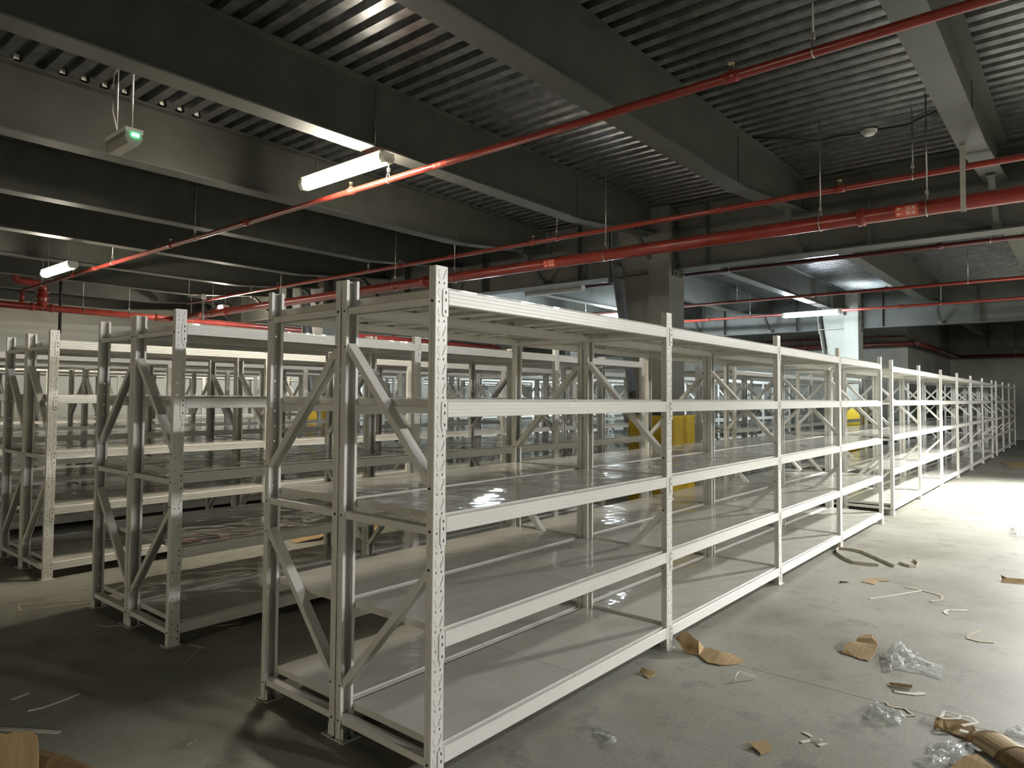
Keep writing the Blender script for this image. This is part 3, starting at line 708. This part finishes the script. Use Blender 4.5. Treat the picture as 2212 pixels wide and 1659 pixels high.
sheet('cardboard_scrap', 'folded cardboard strip at the right edge of the floor', rough(px((2163, 1258), (2162, 1243, .03), (2176, 1249, .03), (2212, 1252, .03), (2230, 1262)), 2, .006))
sheet('cardboard_scrap', 'curled narrow brown cardboard above the thick white strip', rough(px((1920, 1476, .004), (1925, 1481), (1950, 1484), (1970, 1486), (1971, 1481, .02), (1945, 1477, .025)), 2, .003))
sheet('cardboard_scrap', 'torn cardboard flap under white strips at the pile', rough(px((2016, 1571, .004), (2018, 1552, .03), (2046, 1548, .03), (2098, 1562, .03), (2108, 1580, .02), (2096, 1599, .004), (2050, 1582, .002)), 3, .005))
sheet('cardboard_scrap', 'cardboard panel cut off by the bottom edge at the pile', px((2050, 1662, .004), (2084, 1634, .03), (2112, 1631, .03), (2150, 1662, .004)))
# curved taped cardboard in the pile
mb = MB(); c0, c1 = fl(2128, 1600), fl(2215, 1655); d = (c1-c0).normalized(); s = Vector((-d.y, d.x, 0)); n = 12; m = 8
gridv = [[mb.bm.verts.new(c0+d*(i/m*0.42)+s*(0.085*math.cos(math.pi*j/n))+Vector((0, 0, 0.006+0.040*math.sin(math.pi*j/n)))) for j in range(n+1)] for i in range(m+1)]
for i in range(m):
    for j in range(n): mb.bm.faces.new((gridv[i][j], gridv[i+1][j], gridv[i+1][j+1], gridv[i][j+1])).smooth = True
bmesh.ops.solidify(mb.bm, geom=mb.bm.faces[:], thickness=0.004)
o = put('cardboard_tube', mb.mesh('cardboard_tube', 'card')); tag(o, 'arched cardboard piece with shiny tape in the pile at lower right', 'cardboard')
mb = MB()
for i in range(2):
    for j in range(n):
        f = []
        for a, b in ((i, j), (i+1, j), (i+1, j+1), (i, j+1)):
            f.append(c0+d*((0.03+a*0.06)/1)+s*(0.0885*math.cos(math.pi*b/n))+Vector((0, 0, 0.006+0.0435*math.sin(math.pi*b/n))))
        mb.face(f)
put('tape', mb.mesh('tape', 'tape'), o, label='shiny tape')
# carton in the lower left corner
a = fl(-70, 1668); b = fl(82, 1668); c = (a+b)/2
t = thing('open_carton', 'brown torn carton panel standing in the lower left corner', 'box', tuple(c))
mb = MB(); a, b = a-c, b-c
dd = (b-a); nrm = Vector((-dd.y, dd.x, 0)).normalized()*0.005
prof = [(0, 0), (1, 0), (.995, .05), (.985, .10), (.975, .125), (.955, .142), (.90, .150), (.86, .158), (.80, .160), (.72, .150), (.64, .156), (.52, .145), (.45, .150), (0, .155)]
A = [mb.bm.verts.new(a+dd*u+Vector((0, 0, v))) for u, v in prof]; B = [mb.bm.verts.new(a+dd*u+nrm+Vector((0, 0, v))) for u, v in prof]
mb.bm.faces.new(A); mb.bm.faces.new(B[::-1])
for i in range(len(prof)): mb.bm.faces.new((A[i], B[i], B[(i+1) % len(prof)], A[(i+1) % len(prof)]))
put('panel', mb.mesh('panel', 'card_in'), t)
mb = MB(); k = 10; rows = []
for i in range(k+1):
    u = i/k; x_ = 76+130*u
    p0 = fl(x_, 1664+4*u, 0.002); p1 = fl(x_-4, 1618+40*u**1.6, 0.055*(1-u)**.7+0.004); pm = (p0+p1)/2+Vector((0, 0, 0.018*(1-u)))
    rows.append([mb.bm.verts.new(q-c) for q in (p0, pm, p1)])
for i in range(k):
    for j in range(2): mb.bm.faces.new((rows[i][j], rows[i+1][j], rows[i+1][j+1], rows[i][j+1]))
bmesh.ops.solidify(mb.bm, geom=mb.bm.faces[:], thickness=0.004)
put('flap', mb.mesh('flap', 'card'), t)
# aisle litter between the second and third rows
sheet('cardboard_scrap', 'crumpled cardboard lying in the aisle behind the second row', rough([(2.10, 4.20, .002), (2.32, 4.12, .03), (2.55, 4.22, .05), (2.5, 4.36, .09), (2.3, 4.40, .04), (2.12, 4.33, .002)], 3, .015))
sheet('cardboard_scrap', 'orange-brown carton panel lying in the aisle behind the second row', rough([(2.66, 4.22, .002), (3.1, 4.10, .002), (3.18, 4.36, .11), (2.72, 4.42, .11)], 2, .008))
sheet('cardboard_scrap', 'brown cardboard sheet lying on the dim far aisle floor', rough([(16.9, -0.55, .002), (18.3, -0.25, .002), (18.6, -0.65, .03), (17.3, -0.95, .01)], 3, .05))
sheet('cardboard_scrap', 'dark cardboard sheet on the floor by the last far bays', rough([(20.4, -0.9, .002), (22.6, -0.8, .04), (23.2, -1.35, .04), (20.9, -1.4, .002)], 3, .06))
sheet('paper_scrap', 'white torn wrapper on the dim far aisle floor', rough([(15.2, -1.15, .002), (16.6, -1.2, .03), (16.9, -1.38, .01), (15.6, -1.32, .002)], 3, .03), 'paper', ('strap', 'strap'), group='torn wrappers on the floor')

def strip(label, pts, wid=0.013, mat='strap', flat=True, group='strips on the floor'):
    """packing strip lying along a path of floor points"""
    mb = MB(); P = [Vector(p) for p in pts]; A = []
    for i, p in enumerate(P):
        d = P[min(i+1, len(P)-1)]-P[max(i-1, 0)]; d.z = 0; d.normalize(); s = Vector((-d.y, d.x, 0))
        if flat: q = [p-s*wid/2, p+s*wid/2, p+s*wid/2+Vector((0, 0, .003)), p-s*wid/2+Vector((0, 0, .003))]
        else: q = [p-s*.0015, p+s*.0015, p+s*.0015+Vector((0, 0, wid)), p-s*.0015+Vector((0, 0, wid))]
        A.append([mb.bm.verts.new(v) for v in q])
    for a, b in zip(A, A[1:]):
        for k in range(4): mb.bm.faces.new((a[k], a[(k+1) % 4], b[(k+1) % 4], b[k]))
    mb.bm.faces.new(A[0]); mb.bm.faces.new(A[-1])
    return tag(put('packing_strip', mb.mesh('packing_strip', mat)), label, 'packing strip', group)
strip('long looped brownish strip by the fourth rack post', px((1898, 1223), (1870, 1220), (1843, 1217), (1822, 1207), (1808, 1197), (1806, 1190), (1812, 1186), (1840, 1189), (1862, 1194), (1890, 1206), (1932, 1225)), .022, 'strap_old', False)
strip('short hooked strip right of the long looped one', px((1942, 1217), (1953, 1221), (1965, 1225), (1980, 1225), (1983, 1219), (1978, 1214), (1972, 1212)), .020, 'strap_old', False)
strip('straight thin pale strip past the flat cardboard scrap', px((1878, 1294), (1920, 1288), (1990, 1276)), .014)
strip('bent brownish strip crossing the thin pale one', px((1953, 1268), (1985, 1274), (2010, 1280), (2035, 1288), (2035, 1296), (2010, 1300)), .022, 'strap_old')
strip('short white strip with a bent dark end', px((2047, 1328), (2040, 1322), (2048, 1318), (2066, 1319), (2090, 1319)), .020)
strip('V-shaped faded strip near the right edge', px((2118, 1363), (2104, 1368), (2092, 1374), (2092, 1380), (2115, 1386), (2145, 1388)), .024, 'strap_old')
strip('white strip bent into an arch near the large torn cardboard', px((1588, 1470), (1590, 1460, .02), (1596, 1454, .03), (1611, 1458, .02), (1634, 1466)), .014, 'strap', False)
strip('tiny white strip above the folded white one', px((1735, 1582), (1745, 1587), (1754, 1592)), .016)
strip('folded white strip low on the right floor', px((1768, 1611), (1783, 1606), (1772, 1597, .01), (1750, 1600), (1730, 1604)), .017)
strip('thick white strip below the curled narrow cardboard', px((1931, 1494), (1950, 1497), (1975, 1500), (1997, 1498)), .026)
strip('bent strip with dark fold beside the clear bag', px((1915, 1518), (1920, 1524), (1932, 1528), (1955, 1531), (1966, 1540), (1974, 1546), (1950, 1546)), .016, 'strap_old')
strip('looped white strip lying on the pile cardboard', px((2032, 1552, .035), (2040, 1537, .035), (2075, 1546, .035), (2072, 1553, .035), (2035, 1553, .035)), .012)
strip('bent white strip lying right of the looped one on the pile', px((2085, 1548, .038), (2100, 1552, .038), (2112, 1562, .038), (2078, 1568, .038)), .016)
strip('stubby white strip tucked against the arched cardboard', px((2073, 1578, .035), (2092, 1583, .035)), .026)
strip('long folded pale strip in the aisle left of the second row', px((200, 1296), (120, 1301), (43, 1307), (41, 1313), (44, 1321), (110, 1312), (200, 1302)), .022, 'strap_old')
strip('curved strip caught under the middle foot of the second row', px((210, 1347), (216, 1351), (235, 1353), (255, 1351), (271, 1348)), .022, 'strap_old')
strip('angled strip at the foot of the second row front post', px((349, 1413), (378, 1402), (411, 1393), (444, 1400), (430, 1404), (395, 1436)), .016, 'strap_old')
strip('small strip under the front beam of the second row', px((456, 1353), (490, 1350), (518, 1346), (518, 1355), (488, 1358)), .016, 'strap_old')
strip('short white strip, uppermost of two in the dark lower left', px((25, 1512), (43, 1505), (62, 1498)), .016)
strip('longer wavy white strip in the dark lower left', px((60, 1536), (90, 1530), (118, 1520), (145, 1510), (172, 1499)), .014)
strip('broad white strip by the carton in the lower left corner', px((-30, 1574), (60, 1578), (128, 1583)), .024)
strip('pale strip bent around the rear foot of the nearest row', px((552, 1503), (549, 1511), (563, 1518), (604, 1510)), .012, 'strap_old')
strip('tiny curled strip on the dark floor before the nearest row', px((405, 1610), (415, 1604), (424, 1601), (420, 1596)), .008, 'strap_old')
def film(label, pts, h, seed, n=26):
    """crumpled clear plastic film over a quad of floor points"""
    mb = MB(); P = [fl(*p) for p in pts]; V = []
    for i in range(n+1):
        row = []
        for j in range(n+1):
            u, v = i/n, j/n
            p = P[0].lerp(P[1], u).lerp(P[3].lerp(P[2], u), v)
            q = Vector((p.x*9, p.y*9, seed)); e = min(u, 1-u, v, 1-v)*4
            hh = abs(noise.noise(q))*0.7+abs(noise.noise(q*2.6))*0.5+abs(noise.noise(q*6.1))*0.25
            w_ = Vector((noise.noise(q*1.4+Vector((5, 0, 0))), noise.noise(q*1.4+Vector((0, 9, 0))), 0))*0.035
            row.append(mb.bm.verts.new((p.x+w_.x, p.y+w_.y, 0.003+h*hh*min(1.0, 0.25+e))))
        V.append(row)
    for i in range(n):
        for j in range(n): mb.bm.faces.new((V[i][j], V[i+1][j], V[i+1][j+1], V[i][j+1]))
    return tag(put('plastic_film', mb.mesh('plastic_film', 'film')), label, 'plastic film', 'clear plastic scraps on the floor')
film('small clear plastic scrap in front of the nearest rack', [(1282, 1590), (1300, 1570), (1340, 1598), (1310, 1615)], 0.03, 1.3, 16)
film('crumpled shiny clear film beside the ragged cardboard', [(1898, 1420), (1938, 1398), (1985, 1412), (1925, 1452)], 0.10, 4.1, 30)
film('thin flat tail of clear film trailing from the crumpled one', [(1930, 1446), (1975, 1416), (2042, 1444), (2030, 1465)], 0.02, 8.3, 22)
film('clear plastic bag lying on the floor joint', [(1868, 1552), (1888, 1518), (1953, 1545), (1948, 1570)], 0.07, 2.2, 22)
film('wide clear film spread before the pile at lower right', [(1972, 1650), (2010, 1612), (2108, 1600), (2085, 1662)], 0.05, 6.4, 26)
film('clear film scrap near the right edge by the bright floor', [(2184, 1158), (2186, 1141), (2225, 1143), (2225, 1164)], 0.06, 3.7, 16)
film('shiny film scrap behind the arched cardboard', [(2170, 1590), (2185, 1570), (2225, 1575), (2215, 1598)], 0.04, 5.5, 16)
a, b = fl(1817, 1259), fl(1833, 1259); a.z = b.z = 0.007; dd = (b-a).normalized()
mb = MB(); mb.tube([a, b], 0.005, 8); mb.tube([a-dd*0.008, a], 0.010, 6)
tag(put('bolt', mb.mesh('bolt', 'black')), 'single dark bolt lying on the floor', 'bolt')
